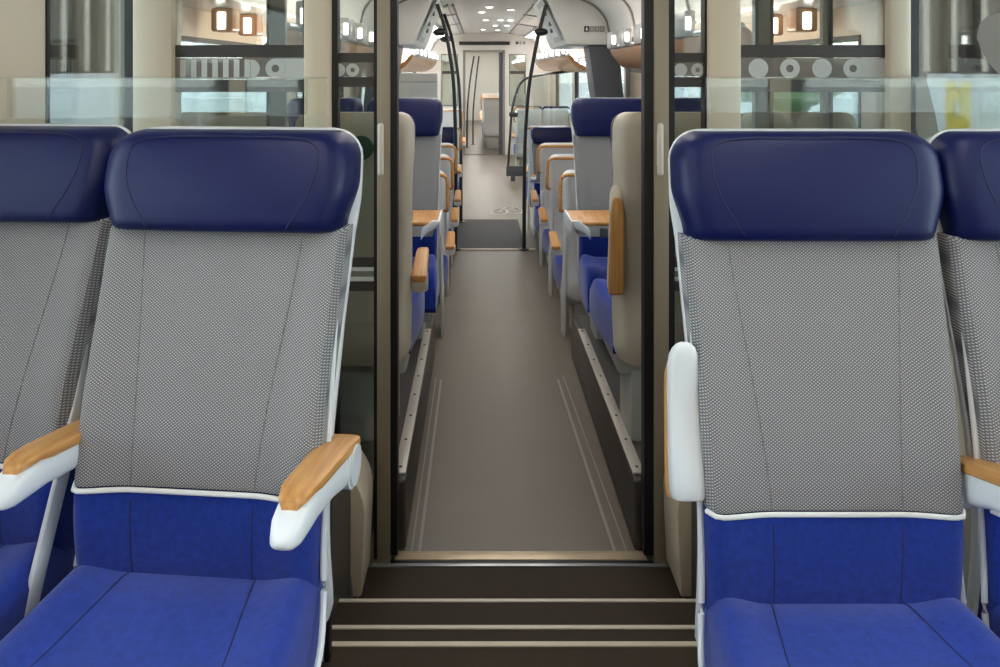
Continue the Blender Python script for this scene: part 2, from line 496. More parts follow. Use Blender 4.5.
# ------------------------------------------------------------------ front seats
g = 'front seats facing the camera'
seat('blue and grey seat left of the aisle with a lowered wood-topped armrest beside the steps', g, (-.474, 1.25, FG), ys=1.05, rz=-5, sides='thin', arms=[(1, False, .23)])
seat('blue and grey seat cut off at the far left edge beside the left wall', g, (-.945, 1.34, FG), ys=1.05, rz=-4, sides='edge', arms=[(1, False, .252)])
seat('blue and grey seat right of the aisle with its white armrest folded up', g, (.585, 1.225, FG - .05), ys=.75, zs=1.045, sides='thin', arms=[(-1, True, .236)])
seat('blue and grey seat at the far right edge, beside the seat with the folded-up armrest', g, (1.052, 1.225, FG - .05), ys=.75, zs=1.045, sides='thin', arms=[(-1, False, .225)])

# ------------------------------------------------------------------ floors and steps
b = B(); bx(b, -1.26, 1.58, -2.6, 1.70, FG - .06, FG); struct('floor_raised', b, M_step, cat='floor')
b = B(); bx(b, -1.26, 1.58, 1.0, 27, -.08, 0); struct('floor', b, M_floor, cat='floor')
st = thing('staircase', 'dark brown steps with pale nosings leading down to the glazed doorway', 'stairs', (.14, 2.0, 0))
def stp(name, b, m): 
    o = obj(name, b, m, st, False); o.location = (-.14, -2.0, 0); return o
for i, (y0, y1, z) in enumerate([(1.70, 1.98, .34), (1.98, 2.32, .17)]):
    b = B(); bx(b, -.43, .72, y0, y1, z - .16, z); stp('tread', b, M_step)
b = B(); bx(b, -.43, .72, 2.32, 2.724, .001, .004); stp('tread', b, M_step)
for y, z in [(1.70, FG), (1.98, .34), (2.32, .17)]:
    b = B(); bx(b, -.43, .72, y - .010, y + .004, z - .02, z + .003, .002); stp('nosing', b, M_nosing)
    b = B(); bx(b, -.43, .72, y + .004, y + .010, z - .17, z - .02); stp('riser', b, M_riser)
b = B()
bx(b, -1.26, -.43, 1.70, 2.7, 0, FG - .01); bx(b, .72, 1.58, 1.70, 2.7, 0, FG - .01)
struct('trim_1', b, M_kerb, cat='trim')

def sidecover(s, xa, xb, label):
    t = thing('stair_side_cover', label, 'cover', ((xa + xb) / 2, 2.55, 0), 0, None)
    b = B()
    # rounded top towards the stairs: profile in x-z, extruded in y
    w = xb - xa; H = .475; r = .13
    prof = [(0, .02)]
    prof += [(0, H - .0)] if False else []
    pts = [(-w / 2, .03)] + [(-w / 2, H)]
    for i in range(11):
        a = PI / 2 * (1 - i / 10); pts.append((w / 2 - r + r * math.cos(a), H - r * 1.3 + r * 1.3 * math.sin(a)))
    pts += [(w / 2 - .004, .2), (w / 2 - .012, .03)]
    pts = [(p[0] * s, p[1]) for p in pts]
    prism(b, pts, 'y', -.02, .18, .008)
    obj('cover_panel', b, M_post, t, ang=28)
    b = B(); bx(b, (-w / 2 + .005) if s > 0 else (-w / 2 + .03), (w / 2 - .03) if s > 0 else (w / 2 - .005), -.01, .17, .004, .034); obj('plinth', b, M_kerb, t)
    if s > 0:
        b = B(); pts = [(-w / 2 - .015, .03), (w / 2 - .075, .03), (w / 2 - .075, .17)]
        for i in range(8): a = PI / 2 * i / 7; pts.append((-w / 2 - .015 + (w - .075) * math.cos(a) * .98, .17 + .17 * math.sin(a)))
        prism(b, pts, 'y', -.035, -.021); obj('arch_recess', b, M_black, t)
        b = B()
        for k in range(5):
            rr = .135 - .016 * k
            tube(b, [(-w / 2 - .015 + rr * math.cos(a) * .8, -.042, .04 + rr * 1.7 * math.sin(a)) for a in [PI / 2 * i / 10 for i in range(11)]], .009, 8)
        obj('ribbed_hose', b, M_bag, t)
    return t
sidecover(1, -.520, -.381, 'beige rounded side cover with a dark arch at the left of the steps')
sidecover(-1, .672, .82, 'plain beige rounded side cover at the right of the steps')

# glass screens right behind the front seats
def screen(label, x0, x1, edge, s):
    t = thing('glass_screen', label, 'screen', ((x0 + x1) / 2, 1.66, FG))
    w = (x1 - x0) / 2
    b = B(); bx(b, -w, w, -.004, .004, .40, 1.2815); obj('pane', b, M_glass, t, False)
    b = B(); bx(b, -w, w, -.005, .005, 1.2815, 1.2845, .001); obj('top_edge', b, M_glass, t)
    b = B(); bx(b, -w, w, -.012, .012, .0, .41); obj('lower_panel', b, M_ltgrey, t)
    xe = w if s > 0 else -w
    b = B(); bx(b, xe - .004, xe + .008, -.014, .014, 0, .42); obj('edge_strip', b, M_black, t)
    b = B(); bx(b, xe - s * .11 - .03, xe - s * .11 + .03, -.016, -.011, .10, .15, .004); obj('access_hatch', b, M_midgrey, t)
screen('clear glass screen behind the left front seats on a light grey base', -1.25, -.334, 0, 1)
screen('clear glass screen behind the right front seats on a light grey base', .505, 1.57, 0, -1)

# ------------------------------------------------------------------ partition wall with the doorway at y = 2.77
D = 2.77
def px(x, d=D): return (x - 478) * d / F
def pz(y, d=D): return EYE - (y - 70) * d / F
TOP = 2.59
door = struct('door_1', cat='door'); door.location = (.158, D, 0)
def dp(name, b, m, parent=None, smooth=True):
    o = obj(name, b, m, door if parent is None else parent, smooth)
    if parent is None: o.location = (-.158, -D, 0)
    return o
xL, xR = px(396.5), px(645.5)
b = B(); bx(b, px(391), px(398), D - .02, D + .03, .03, TOP); bx(b, px(643), px(652.5), D - .02, D + .03, .03, TOP); dp('gasket', b, M_black)
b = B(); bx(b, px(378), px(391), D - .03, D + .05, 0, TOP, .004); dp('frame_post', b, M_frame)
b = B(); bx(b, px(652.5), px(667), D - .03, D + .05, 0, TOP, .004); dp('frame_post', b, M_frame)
b = B(); bx(b, px(394), px(647), D - .008, D + .042, -.002, .008, .003); dp('threshold', b, M_brass)
b = B(); bx(b, px(391), px(652), D - .028, D - .010, .0, .006, .002); dp('threshold_gasket', b, M_black)
b = B(); bx(b, px(374), px(664), D - .045, D - .029, .0, .009, .003); dp('threshold_lip', b, M_alu)
for x in (382.5, 657):
    b = B(); bx(b, px(x) - .011, px(x) + .011, D - .062, D - .04, pz(174), pz(122), .010, 3); bx(b, px(x) - .008, px(x) + .008, D - .045, D - .028, pz(165), pz(131), .003); dp('handle', b, M_warm)
# narrow panes
def strips(par, loc, x0, x1, rows, y):
    for a, c, m, nm in rows:
        b = B(); bx(b, x0, x1, y - .003, y, pz(c), pz(a)); o = obj(nm, b, m, par, False); o.location = loc
def npane(label, x0, x1, circ):
    t = thing('narrow_pane', label, 'glass pane', ((x0 + x1) / 2, D, 0)); loc = (-(x0 + x1) / 2, -D, 0)
    def q(nm, b, m):
        o = obj(nm, b, m, t); o.location = loc; return o
    b = B(); bx(b, x0, x1, D - .004, D + .004, .10, TOP); q('pane', b, M_dglass)
    b = B(); bx(b, x0, x0 + .022, D - .025, D + .025, .02, TOP); bx(b, x1 - .012, x1, D - .025, D + .025, .02, TOP); q('seal', b, M_black)
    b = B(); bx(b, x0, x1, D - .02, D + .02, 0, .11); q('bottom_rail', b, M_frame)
    strips(t, loc, x0 + .022, x1 - .012, [(53, 62.5, M_darkbar, 'dark_strip'), (77, 87, M_darkbar, 'dark_strip'), (257, 266.5, M_darkbar, 'dark_strip'), (281, 290.5, M_darkbar, 'dark_strip')], D - .004)
    strips(t, loc, x0 + .022, x1 - .012, [(63, 76.5, M_frostd, 'frosted_band'), (267, 270.5, M_frost, 'frosted_band'), (271, 276, M_frostd, 'frosted_band'), (276.5, 280.5, M_frost, 'frosted_band')], D - .004)
    b = B()
    for cx, hole in circ:
        n = 28; c = (px(cx), pz(70)); R = 6.6 * D / F; r = 2.3 * D / F if hole else 0
        ring_decal(b, c, R, r, D - .0085, x0 + .022, x1 - .012)
    q('circle_decal', b, M_frost)
    return t
def ring_decal(b, c, R, r, y, xa=-9, xb=9, n=32):
    def pt(rad, a): return (max(xa, min(xb, c[0] + rad * math.cos(a))), y, c[1] + rad * math.sin(a))
    for i in range(n):
        a0, a1 = 2 * PI * i / n, 2 * PI * (i + 1) / n
        if r:
            vs = [b.verts.new(p) for p in (pt(r, a0), pt(R, a0), pt(R, a1), pt(r, a1))]
        else:
            vs = [b.verts.new(p) for p in ((c[0], y, c[1]), pt(R, a0), pt(R, a1))]
        b.faces.new(vs)
npane('narrow dark-edged glass pane left of the doorway with banded film', px(333), px(378), [(339, False), (353, True)])
npane('narrow dark-edged glass pane right of the doorway with banded film', px(667), px(706), [(680, False), (697, True)])

# wide panes with printed train pattern
def wpane(label, x0, x1, xp0, xp1, s):
    t = thing('wide_pane', label, 'glass pane', ((x0 + x1) / 2, D, 0)); loc = (-(x0 + x1) / 2, -D, 0)
    def q(nm, b, m, sm_=True):
        o = obj(nm, b, m, t, sm_); o.location = loc; return o
    b = B(); bx(b, xp0, xp1, D - .004, D + .004, .30, TOP); q('pane', b, M_dglass)
    b = B(); bx(b, x0, xp0, D - .04, D + .06, 0, TOP, .01); q('frame_post', b, M_post)
    b = B(); bx(b, xp1, x1, D - .04, D + .06, 0, TOP, .01); q('frame_post', b, M_post)
    b = B(); bx(b, xp0, xp1, D - .02, D + .02, 0, .31); q('bottom_rail', b, M_post)
    strips(t, loc, xp0, xp1, [(45, 57.5, M_darkbar, 'dark_strip'), (79.5, 92, M_darkbar, 'dark_strip')], D - .004)
    strips(t, loc, xp0, xp1, [(58, 79, M_frostd, 'frosted_band')], D - .004)
    zt, zb = pz(59.5), pz(77.5); zc = (zt + zb) / 2; R = (zt - zb) / 2; y = D - .0085
    if s < 0:
        for k in range(7):
            xa = px(181 + 10.7 * k); b = B(); bx(b, xa, xa + 5.6 * D / F, y - .0005, y, zb, zt); q('pale_bar', b, M_frost, False)
        c0 = px(252); n = 16; b = B()
        vs = [b.verts.new((c0 + R * math.cos(a) * .95, y, zc + R * math.sin(a))) for a in [-PI / 2 + PI * i / n for i in range(n + 1)]]
        vs += [b.verts.new((c0 - .003, y, zt)), b.verts.new((c0 - .003, y, zb))]; b.faces.new(vs); q('pale_nose', b, M_frost, False)
        rings = [(276, 1)]; xr = 276
    else:
        rings = [(757.5, 0), (789, 1), (821, 0), (852, 1)]; xr = 852
    for cx, hole in rings:
        b = B(); ring_decal(b, (px(cx), zc), R * 1.1, R * .42 * hole, y)
        q('pale_ring' if hole else 'pale_disc', b, M_frost, False)
    b = B(); m = 16
    vs = [b.verts.new((px(xr) + R * 1.12 * math.cos(a), y + .0004, zc + R * 1.1 * math.sin(a))) for a in [-PI / 2 * .98 + PI * .98 * i / m for i in range(m + 1)]]
    vs += [b.verts.new((xp1, y + .0004, zc + R * 1.1)), b.verts.new((xp1, y + .0004, zc - R * 1.1))]; b.faces.new(vs); q('pale_tail', b, M_frost, False)
    # door leaf pocket rails seen behind the pane
    for xa, wd in ([(263, 17), (300, 5)] if s < 0 else [(762, 17), (832, 10)]):
        b = B(); bx(b, px(xa), px(xa + wd), D + .07, D + .10, .3, TOP); q('rear_post', b, M_midgrey)
        e = px(xa if s < 0 else xa + (wd if xa < 800 else 6)); b = B(); bx(b, e - .006, e + .006, D + .065, D + .104, .3, TOP); q('rear_seal', b, M_black)
    return t
wpane('wide glass pane left of the doorway printed with pale bars and one ring', -1.26, px(333), px(176), px(306), -1)
wpane('wide glass pane right of the doorway printed with discs and rings', px(705), 1.58, px(738), px(884), 1)

# green disc behind the left narrow pane
t = thing('green_disc', 'dark green round disc behind the narrow pane left of the doorway', 'disc', (px(361, 2.86), 2.86, pz(148, 2.86)))
b = B(); disc(b, (0, 0), .047, -.012, .012, 36); obj('face', b, M_green, t)
b = B(); bx(b, .03, .062, -.006, .02, -.012, .012, .003); obj('bracket', b, M_black, t)
b = B(); bx(b, -.012, .012, -.018, -.011, -.012, .012, .004); obj('hub', b, M_green, t)

# ------------------------------------------------------------------ shell: walls, windows, ceiling
WXL, WXR = -1.26, 1.58
def wall(name, x, out, wins, y0, y1, m):
    """wall in the y-z plane with window holes; windows get frame + pane"""
    b = B(); ys = [y0]; xa, xb = (x - .06, x) if out < 0 else (x, x + .06)
    cur = y0
    for (a, c, z0, z1) in wins:
        bx(b, xa, xb, cur, a, -.08, TOP + .02); bx(b, xa, xb, a, c, -.08, z0); bx(b, xa, xb, a, c, z1, TOP + .02); cur = c
    bx(b, xa, xb, cur, y1, -.08, TOP + .02)
    return struct(name, b, m, cat='wall')
WIN = [0]
def window(x, out, a, c, z0, z1, fr=.006, mull=()):
    WIN[0] += 1
    xa, xb = (x - .035, x + .006) if out < 0 else (x - .006, x + .035)
    b = B()
    bx(b, xa, xb, a - fr, a + .008, z0 - fr, z1 + fr); bx(b, xa, xb, c - .008, c + fr, z0 - fr, z1 + fr)
    bx(b, xa, xb, a, c, z0 - fr, z0 + .012); bx(b, xa, xb, a, c, z1 - .012, z1 + fr)
    for mz in mull: bx(b, xa, xb, a, c, mz - .012, mz + .012)
    w = struct('window_%d' % WIN[0], b, M_black, cat='window')
    b = B(); xm = x + out * .03; bx(b, xm - .003, xm + .003, a, c, z0, z1); obj('pane', b, M_wglass, w)
    return w
near = [(-2.2, -.75, 1.22, 2.2), (-.45, 1.30, 1.22, 2.2), (2.19, 2.755, .95, 2.5)]
far = [(3.1, 4.9, 1.05, 1.95), (5.2, 7.0, 1.05, 1.95), (7.9, 9.0, .5, 2.1), (9.9, 12.2, 1.05, 2.0), (12.5, 15.2, 1.05, 2.0), (17.0, 20.5, 1.0, 2.0), (21.0, 25.5, 1.0, 2.0)]
wall('wall_left', WXL, -1, near + far, -2.6, 27, M_wall)
wall('wall_right', WXR, 1, near + far, -2.6, 27, M_wall)
for (a, c, z0, z1) in near + far:
    window(WXL, -1, a, c, z0, z1); window(WXR, 1, a, c, z0, z1)
b = B(); bx(b, -1.32, 1.64, -2.66, -2.6, 0, TOP); struct('wall_rear', b, M_wall)
b = B(); bx(b, -1.32, 1.64, -2.66, 27.06, TOP, TOP + .06); struct('ceiling', b, M_ceil)
b = B(); bx(b, -1.32, 1.64, 27, 27.06, -.08, TOP); struct('wall_end', b, M_white)

# podiums with kerbs and rails
for s, x0, x1, sd in ((-1, WXL, -.285, 'left'), (1, .60, WXR, 'right')):
    b = B(); bx(b, x0, x1, D + .06, 4.72, 0, POD - .004); struct('floor_podium_' + sd, b, M_pod, cat='floor')
    xk = x1 if s < 0 else x0
    t = thing('kerb_rail', 'pale screwed cover rail on the dark kerb %s of the aisle' % sd, 'rail', (xk, 3.6, 0), 0, 'cover rails along the aisle')
    b = B()
    pts = [(-.055, 0)] + [(-.055, POD - .01)]
    bx(b, -.03 if s < 0 else -.012, .012 if s < 0 else .03, -.76, 1.12, 0.004, POD - .003, .006); obj('kerb', b, M_kerb, t)
    b = B(); bx(b, -.036 if s < 0 else -.008, .008 if s < 0 else .036, -.74, .85, POD - .002, POD + .006, .002); obj('cover_strip', b, M_rail, t)
    for k in range(8):
        b = B(); disc(b, (0, 0), .006, 0, .003, 12, 'z'); o = obj('screw', b, M_screw, t); o.location = (-.014 if s < 0 else .014, -.70 + k * .215, POD + .0055)
    # front end tab
    b = B(); bx(b, -.075 if s < 0 else -.014, .014 if s < 0 else .075, -.785, -.75, .004, POD, .014, 3); obj('end_cap', b, M_kerb, t)
# floor weld seams and mat
for i, (pa, pb) in enumerate([((441, 380), (419, 556)), ((558, 380), (616, 556)), ((436, 378), (411, 556)), ((563, 376), (628, 556))]):
    b = B(); d0 = EYE * F / (pa[1] - 70); d1 = EYE * F / (pb[1] - 70)
    A = Vector((px(pa[0], d0), d0, 0.001)); E = Vector((px(pb[0], d1), d1 + .01, 0.001)); w = Vector((.006 if i < 2 else .003, 0, 0))
    h = Vector((0, 0, .002)); vs = [b.verts.new(p) for p in (A - w, A + w, E + w, E - w)]; vt = [b.verts.new(v.co + h) for v in vs]
    b.faces.new(vt); [b.faces.new([vs[k], vs[(k + 1) % 4], vt[(k + 1) % 4], vt[k]]) for k in range(4)]
    struct('trim_%d' % (i + 2), b, M_weld, cat='trim')
t = thing('floor_mat', 'dark grey mat across the aisle floor behind the poles', 'mat', (.12, 8.3, 0))
b = B(); bx(b, -.36, .36, -.72, .75, .002, .008); obj('pile', b, M_mat, t)
b = B(); bx(b, -.36, .46, -.78, -.73, .002, .010); obj('edge_strip', b, M_nosing, t)
# painted pictogram on the floor
b = B()
for cx, cy, r in ((.27, 9.55, .10), (.47, 9.62, .10)):
    tube(b, [(cx + r * math.cos(2 * PI * i / 24), cy + 2.0 * r * math.sin(2 * PI * i / 24), .0045) for i in range(24)], .010, 5, True)
tube(b, [(.27, 9.55, .0045), (.35, 9.85, .0045), (.45, 9.85, .0045), (.47, 9.62, .0045)], .009, 5); tube(b, [(.35, 9.85, .0045), (.38, 9.5, .0045), (.45, 9.85, .0045)], .009, 5)
for v in b.verts: v.co.z = max(.001, min(.006, v.co.z))
tag(obj('floor_pictogram', b, M_paint), 'white bicycle outline painted on the aisle floor beyond the mat', 'floor marking')

# ------------------------------------------------------------------ podium seats
PS = 1.165
g1 = 'warm-lit white-backed seats turned away just beyond the doorway'; g2 = 'raised seats facing the camera beyond the tables'
ya, yb = 2.95, 4.62
seat('warm-lit white-backed seat turned away just inside the doorway on the left, wood armrest lowered', g1, (-.488, ya + .22, POD - .01), away=True, arms=[(-1, False, .245, -.05)], shell='warmlit_shell', zs=PS, sides=False, detail=False)
seat('warm-lit white-backed seat at the left window, seen through the pane with pale bars', g1, (-.985, ya + .22, POD - .01), away=True, shell='warmlit_shell', zs=PS, sides=False, detail=False)
r1 = seat('warm-lit white-backed seat turned away just inside the doorway on the right, wood armrest folded up', g1, (.770, ya + .22, POD - .01), away=True, arms=[(1, True, .222, -.05, 1.0)], shell='warmlit_shell', zs=PS, sides=False, detail=False)
for ch in r1.children:
    if ch.name.startswith('armrest'): ch.location = (.222, .165, .62); ch.scale = (1, 1.2, 1); ch.rotation_euler = (math.radians(-97), 0, 0)
seat('warm-lit white-backed seat at the right window, seen through the pane with discs', g1, (1.265, ya + .22, POD - .01), away=True, shell='warmlit_shell', zs=PS, sides=False, detail=False)
seat('raised blue seat facing the camera behind the left table', g2, (-.455, yb - .14, POD - .173), zs=1.297, sides=False, detail=False)
seat('raised blue window seat facing the camera, seen above the left warm-lit backs through glass', g2, (-.95, yb - .14, POD - .173), zs=1.297, sides=False, detail=False)
seat('raised blue seat facing the camera behind the right table', g2, (.815, yb - .14, POD - .173), zs=1.297, sides=False, detail=False)
seat('raised blue window seat facing the camera, seen above the right warm-lit backs through glass', g2, (1.31, yb - .14, POD - .173), zs=1.297, sides=False, detail=False)

# tables
def table(x0, x1, s, label):
    t = thing('fixed_table', label, 'table', ((x0 + x1) / 2, 3.97, POD), 0, None); w = (x1 - x0) / 2
    b = B(); bx(b, -w, w, -.16, .17, .748, .768, .008); obj('table_top', b, M_wood, t)
    b = B(); bx(b, -w + .03, w - .03, -.150, .16, .690, .747, .006); obj('underframe', b, M_ltgrey, t)
    xe = w if s < 0 else -w
    b = B(); prism(b, [(xe - s * .006, .776), (xe + s * .03, .778), (xe + s * .085, .735), (xe + s * .09, .68), (xe + s * .06, .715), (xe + s * .01, .740)], 'y', -.185, -.158, .005); obj('hinge_bracket', b, M_shell, t)
    b = B(); bx(b, xe + s * .16 - .02, xe + s * .16 + .02, -.17, -.145, .69, .735, .004); obj('latch', b, M_darkgrey, t)
    b = B(); bx(b, -.05, .05, -.04, .06, 0, .70, .015); obj('leg', b, M_ltgrey, t)
    # folded leaf standing beside the aisle
    b = B(); prism(b, [(-.16, .77), (.17, .77), (.165, .70), (-.155, .70)], 'x', xe - .006, xe + .006, .002); obj('edge_trim', b, M_shell, t)
table(-1.22, -.20, -1, 'wood-topped table between the raised seats left of the aisle')
table(.48, 1.54, 1, 'wood-topped table between the raised seats right of the aisle')

# ------------------------------------------------------------------ lower saloon seats
gL = 'white-backed seats left of the aisle with wooden grab handles'; gR = 'white-backed seats right of the aisle with wooden grab handles'
ordn = ['nearest', 'second', 'third']
for k, d in enumerate((4.96, 5.88, 6.80)):
    seat('%s white-backed seat with wooden grab handle left of the aisle' % ordn[k], gL, (-.195 - .256, d + .21, -.04), away=True, arms=[(-1, False, .262)], handle=-1, detail=False)
    seat('%s white-backed seat with wooden grab handle right of the aisle' % ordn[k], gR, (.535 + .256, d + .21, -.04), away=True, arms=[(1, False, .262)], handle=1, detail=False)
for s, x in ((-1, -.475), (1, .815)):
    sd = 'left' if s < 0 else 'right'
    seat('blue seat facing the camera over the wooden handles, %s of the aisle' % sd, 'lower seats facing the camera', (x, 8.06, 0), arms=[(-s, False)], detail=False)
    seat('last seat turned away before the pole, %s of the aisle' % sd, 'rear lower seats', (x - s * .03, 8.62, 0), away=True, arms=[(s, False)], handle=s, detail=False)
# pair beyond the wind screen
gF = 'white seat backs behind the curved glass screen'
_f = seat('white seat back behind the curved glass screen, next to the aisle', gF, (.87, 13.1, .0), away=True, arms=[(1, False, .262)], handle=1, detail=False)
for ch in _f.children:
    if ch.name.startswith('shell'): ch.scale = (1, 1, .968)
_f = seat('white seat back behind the curved glass screen, next to the window', gF, (1.345, 13.1, .0), away=True, detail=False)
for ch in _f.children:
    if ch.name.startswith('shell'): ch.scale = (1, 1, .968)
seat('white seat back far off left of the aisle with orange handle', gF, (-.50, 12.2, .0), away=True, arms=[(-1, False, .262)], handle=-1, detail=False)
for k, d in enumerate((17.3, 18.2, 19.1, 20.0)):
    seat('%s tiny seat visible through the far doorway' % ['nearest', 'second', 'third', 'fourth'][k], 'seats in the next carriage', (.33, d, 0), away=True, arms=[(1, False, .262)], handle=1, detail=False)

# ------------------------------------------------------------------ poles and wind screens
def pole(label, pts, r=.019, br=None):
    base = pts[0]
    t = thing('grab_pole', label, 'pole', base, 0, 'dark grab poles')
    b = B(); P_ = [Vector(p) - Vector(base) for p in pts]
    sp = []
    for i in range(len(P_) - 1):
        for j in range(6): sp.append(P_[i].lerp(P_[i + 1], j / 6))
    sp.append(P_[-1])
    for _ in range(4): sp = [sp[0]] + [(sp[i - 1] + sp[i] * 2 + sp[i + 1]) / 4 for i in range(1, len(sp) - 1)] + [sp[-1]]
    tube(b, sp, r, 12); obj('tube', b, M_pole, t)
    b = B(); disc(b, (0, 0), .05, .002, .014, 24, 'z'); obj('base_plate', b, M_pole, t)
    if br:
        v = Vector(br) - Vector(base); b = B(); bmesh.ops.create_uvsphere(b, u_segments=16, v_segments=10, radius=.055)
        for q in b.verts: q.co = Vector((q.co.x * 1.3, q.co.y, q.co.z * .75)) + v
        obj('pole_bracket', b, M_pole, t)
pole('front left dark grab pole leaning outwards beside the floor mat', [(px(455.5, 7.55), 7.55, 0), P(456, 150, 7.55), P(454, 80, 7.55), P(446, 30, 7.55), P(437, 4, 7.55)], br=P(440, 32, 7.55))
pole('rear left dark grab pole standing just behind the front left one', [(px(461, 8.9), 8.9, 0), P(461, 130, 8.9), P(459, 80, 8.9), P(452, 36, 8.9), P(444, 14, 8.9)], br=P(446, 39, 8.9))
pole('right dark grab pole leaning outwards beside the floor mat', [(px(524, 7.55), 7.55, 0), P(524.5, 150, 7.55), P(528, 90, 7.55), P(537, 40, 7.55), P(546, 5, 7.55)], br=P(541, 32, 7.55))
pole('slim dark pole beyond the far doorway, left one of two', [(px(467, 17.5), 17.5, 0), P(467, 110, 17.5), P(470, 80, 17.5), P(474, 56, 17.5)])
pole('slim dark pole beyond the far doorway, right one of two', [(px(473, 18.2), 18.2, 0), P(473, 110, 18.2), P(476, 80, 18.2), P(479, 56, 18.2)])
t = thing('wind_screen', 'curved clear glass screen with dark rim in front of the far white seat backs', 'screen', (px(540, 12.2), 12.2, 0)); base = Vector((px(540, 12.2), 12.2, 0))
rim = rc([P(508, 168, 12.2) , P(512, 105, 12.2), P(521, 79, 12.2), P(545, 74, 12.2), P(574, 71, 12.2)], .25, 8)
b = B(); tube(b, [p - base for p in rim], .02, 8); obj('rim', b, M_pole, t)
b = B(); poly = [((p - base).x, (p - base).z) for p in rim] + [(px(574, 12.2) - base.x, pz(168, 12.2))]
prism(b, poly, 'y', -.004, .004); obj('pane', b, M_glass, t, False)
b = B(); bx(b, px(508, 12.2) - base.x - .03, px(574, 12.2) - base.x, -.03, .03, pz(176, 12.2), pz(166, 12.2), .01); bx(b, px(512, 12.2) - base.x - .02, px(512, 12.2) - base.x + .05, -.015, .0, 0.002, pz(170, 12.2)); obj('foot_rail', b, M_darkgrey, t)
b = B(); bx(b, px(509, 12.2) - base.x, px(518, 12.2) - base.x, -.04, .02, pz(117, 12.2), pz(112, 12.2), .02); obj('clamp', b, M_pole, t)

# ------------------------------------------------------------------ luggage racks with reading lights
LIT = [0]
def rack(label, s, y0, y1, z0=1.79, n=6):
    xw = WXL if s < 0 else WXR
    t = thing('luggage_rack', label, 'luggage rack', (xw, (y0 + y1) / 2, 0), 0, None); hl = (y1 - y0) / 2
    b = B()
    prof = [(-s * .0, z0), (-s * .10, z0 - .015), (-s * .22, z0 + .0), (-s * .33, z0 + .06), (-s * .40, z0 + .15), (-s * .42, z0 + .20), (-s * .40, z0 + .21), (-s * .30, z0 + .12), (-s * .20, z0 + .06), (-s * .0, z0 + .05)]
    prism(b, prof, 'y', -hl, hl); obj('copper_panel', b, M_copper, t, ang=50)
    b = B(); tube(b, [(-s * .42, -hl, z0 + .215), (-s * .42, hl, z0 + .215)], .016, 10); obj('edge_rail', b, M_alu, t)
    b = B(); bx(b, min(-s * .30, -s * .34), max(-s * .30, -s * .34), -hl + .05, hl - .05, z0 + .135, z0 + .165); obj('added_uplight', b, M_lamp2 if y0 > 8 else M_lamp, t)  # added glow strip hidden by the rack, brightens the ceiling
    for k in range(n):
        y = -hl + (k + .5) * 2 * hl / n
        b = B(); bx(b, -s * .445 - .03, -s * .445 + .03, y - .11, y + .11, z0 + .20, z0 + .34, .01); o = obj('lamp_housing', b, M_alu, t)
        b = B(); bx(b, -s * .455 - .014, -s * .455 + .014, y - .116, y - .04, z0 + .235, z0 + .305, .004); obj('reading_light', b, M_led, o)
rack('copper-brown luggage rack above the left raised seats', -1, 3.3, 6.6)
rack('copper-brown luggage rack above the right raised seats', 1, 3.3, 6.6)
rack('copper-brown luggage rack in the next carriage seen through the far doorway', 1, 17, 25, n=8)
rack('far copper-brown luggage rack on the left behind the poles', -1, 9.6, 15.4, n=7)
rack('far copper-brown luggage rack on the right above the white seat backs', 1, 9.6, 15.4, n=7)

for s_, xx, yy, lb in ((-1, -1.13, 3.35, 'small reading lamp above the left pane with pale bars, nearer the wall'), (-1, -1.13, 3.72, 'small reading lamp above the left pane with pale bars, nearer the doorway'), (1, 1.45, 3.35, 'small reading lamp above the right pane with discs, nearer the wall'), (1, 1.45, 3.72, 'small reading lamp above the right pane with discs, nearer the doorway')):
    t = thing('reading_lamp', lb, 'lamp', (xx, yy, 2.08), 0, 'reading lamps under the ceiling cove')
    b = B(); bx(b, -.05, .05, -.045, .06, -.10, .004, .012); obj('housing', b, M_copper, t)
    b = B(); bx(b, -.018, .018, -.052, -.04, -.09, -.015, .004); obj('light', b, M_led, t)
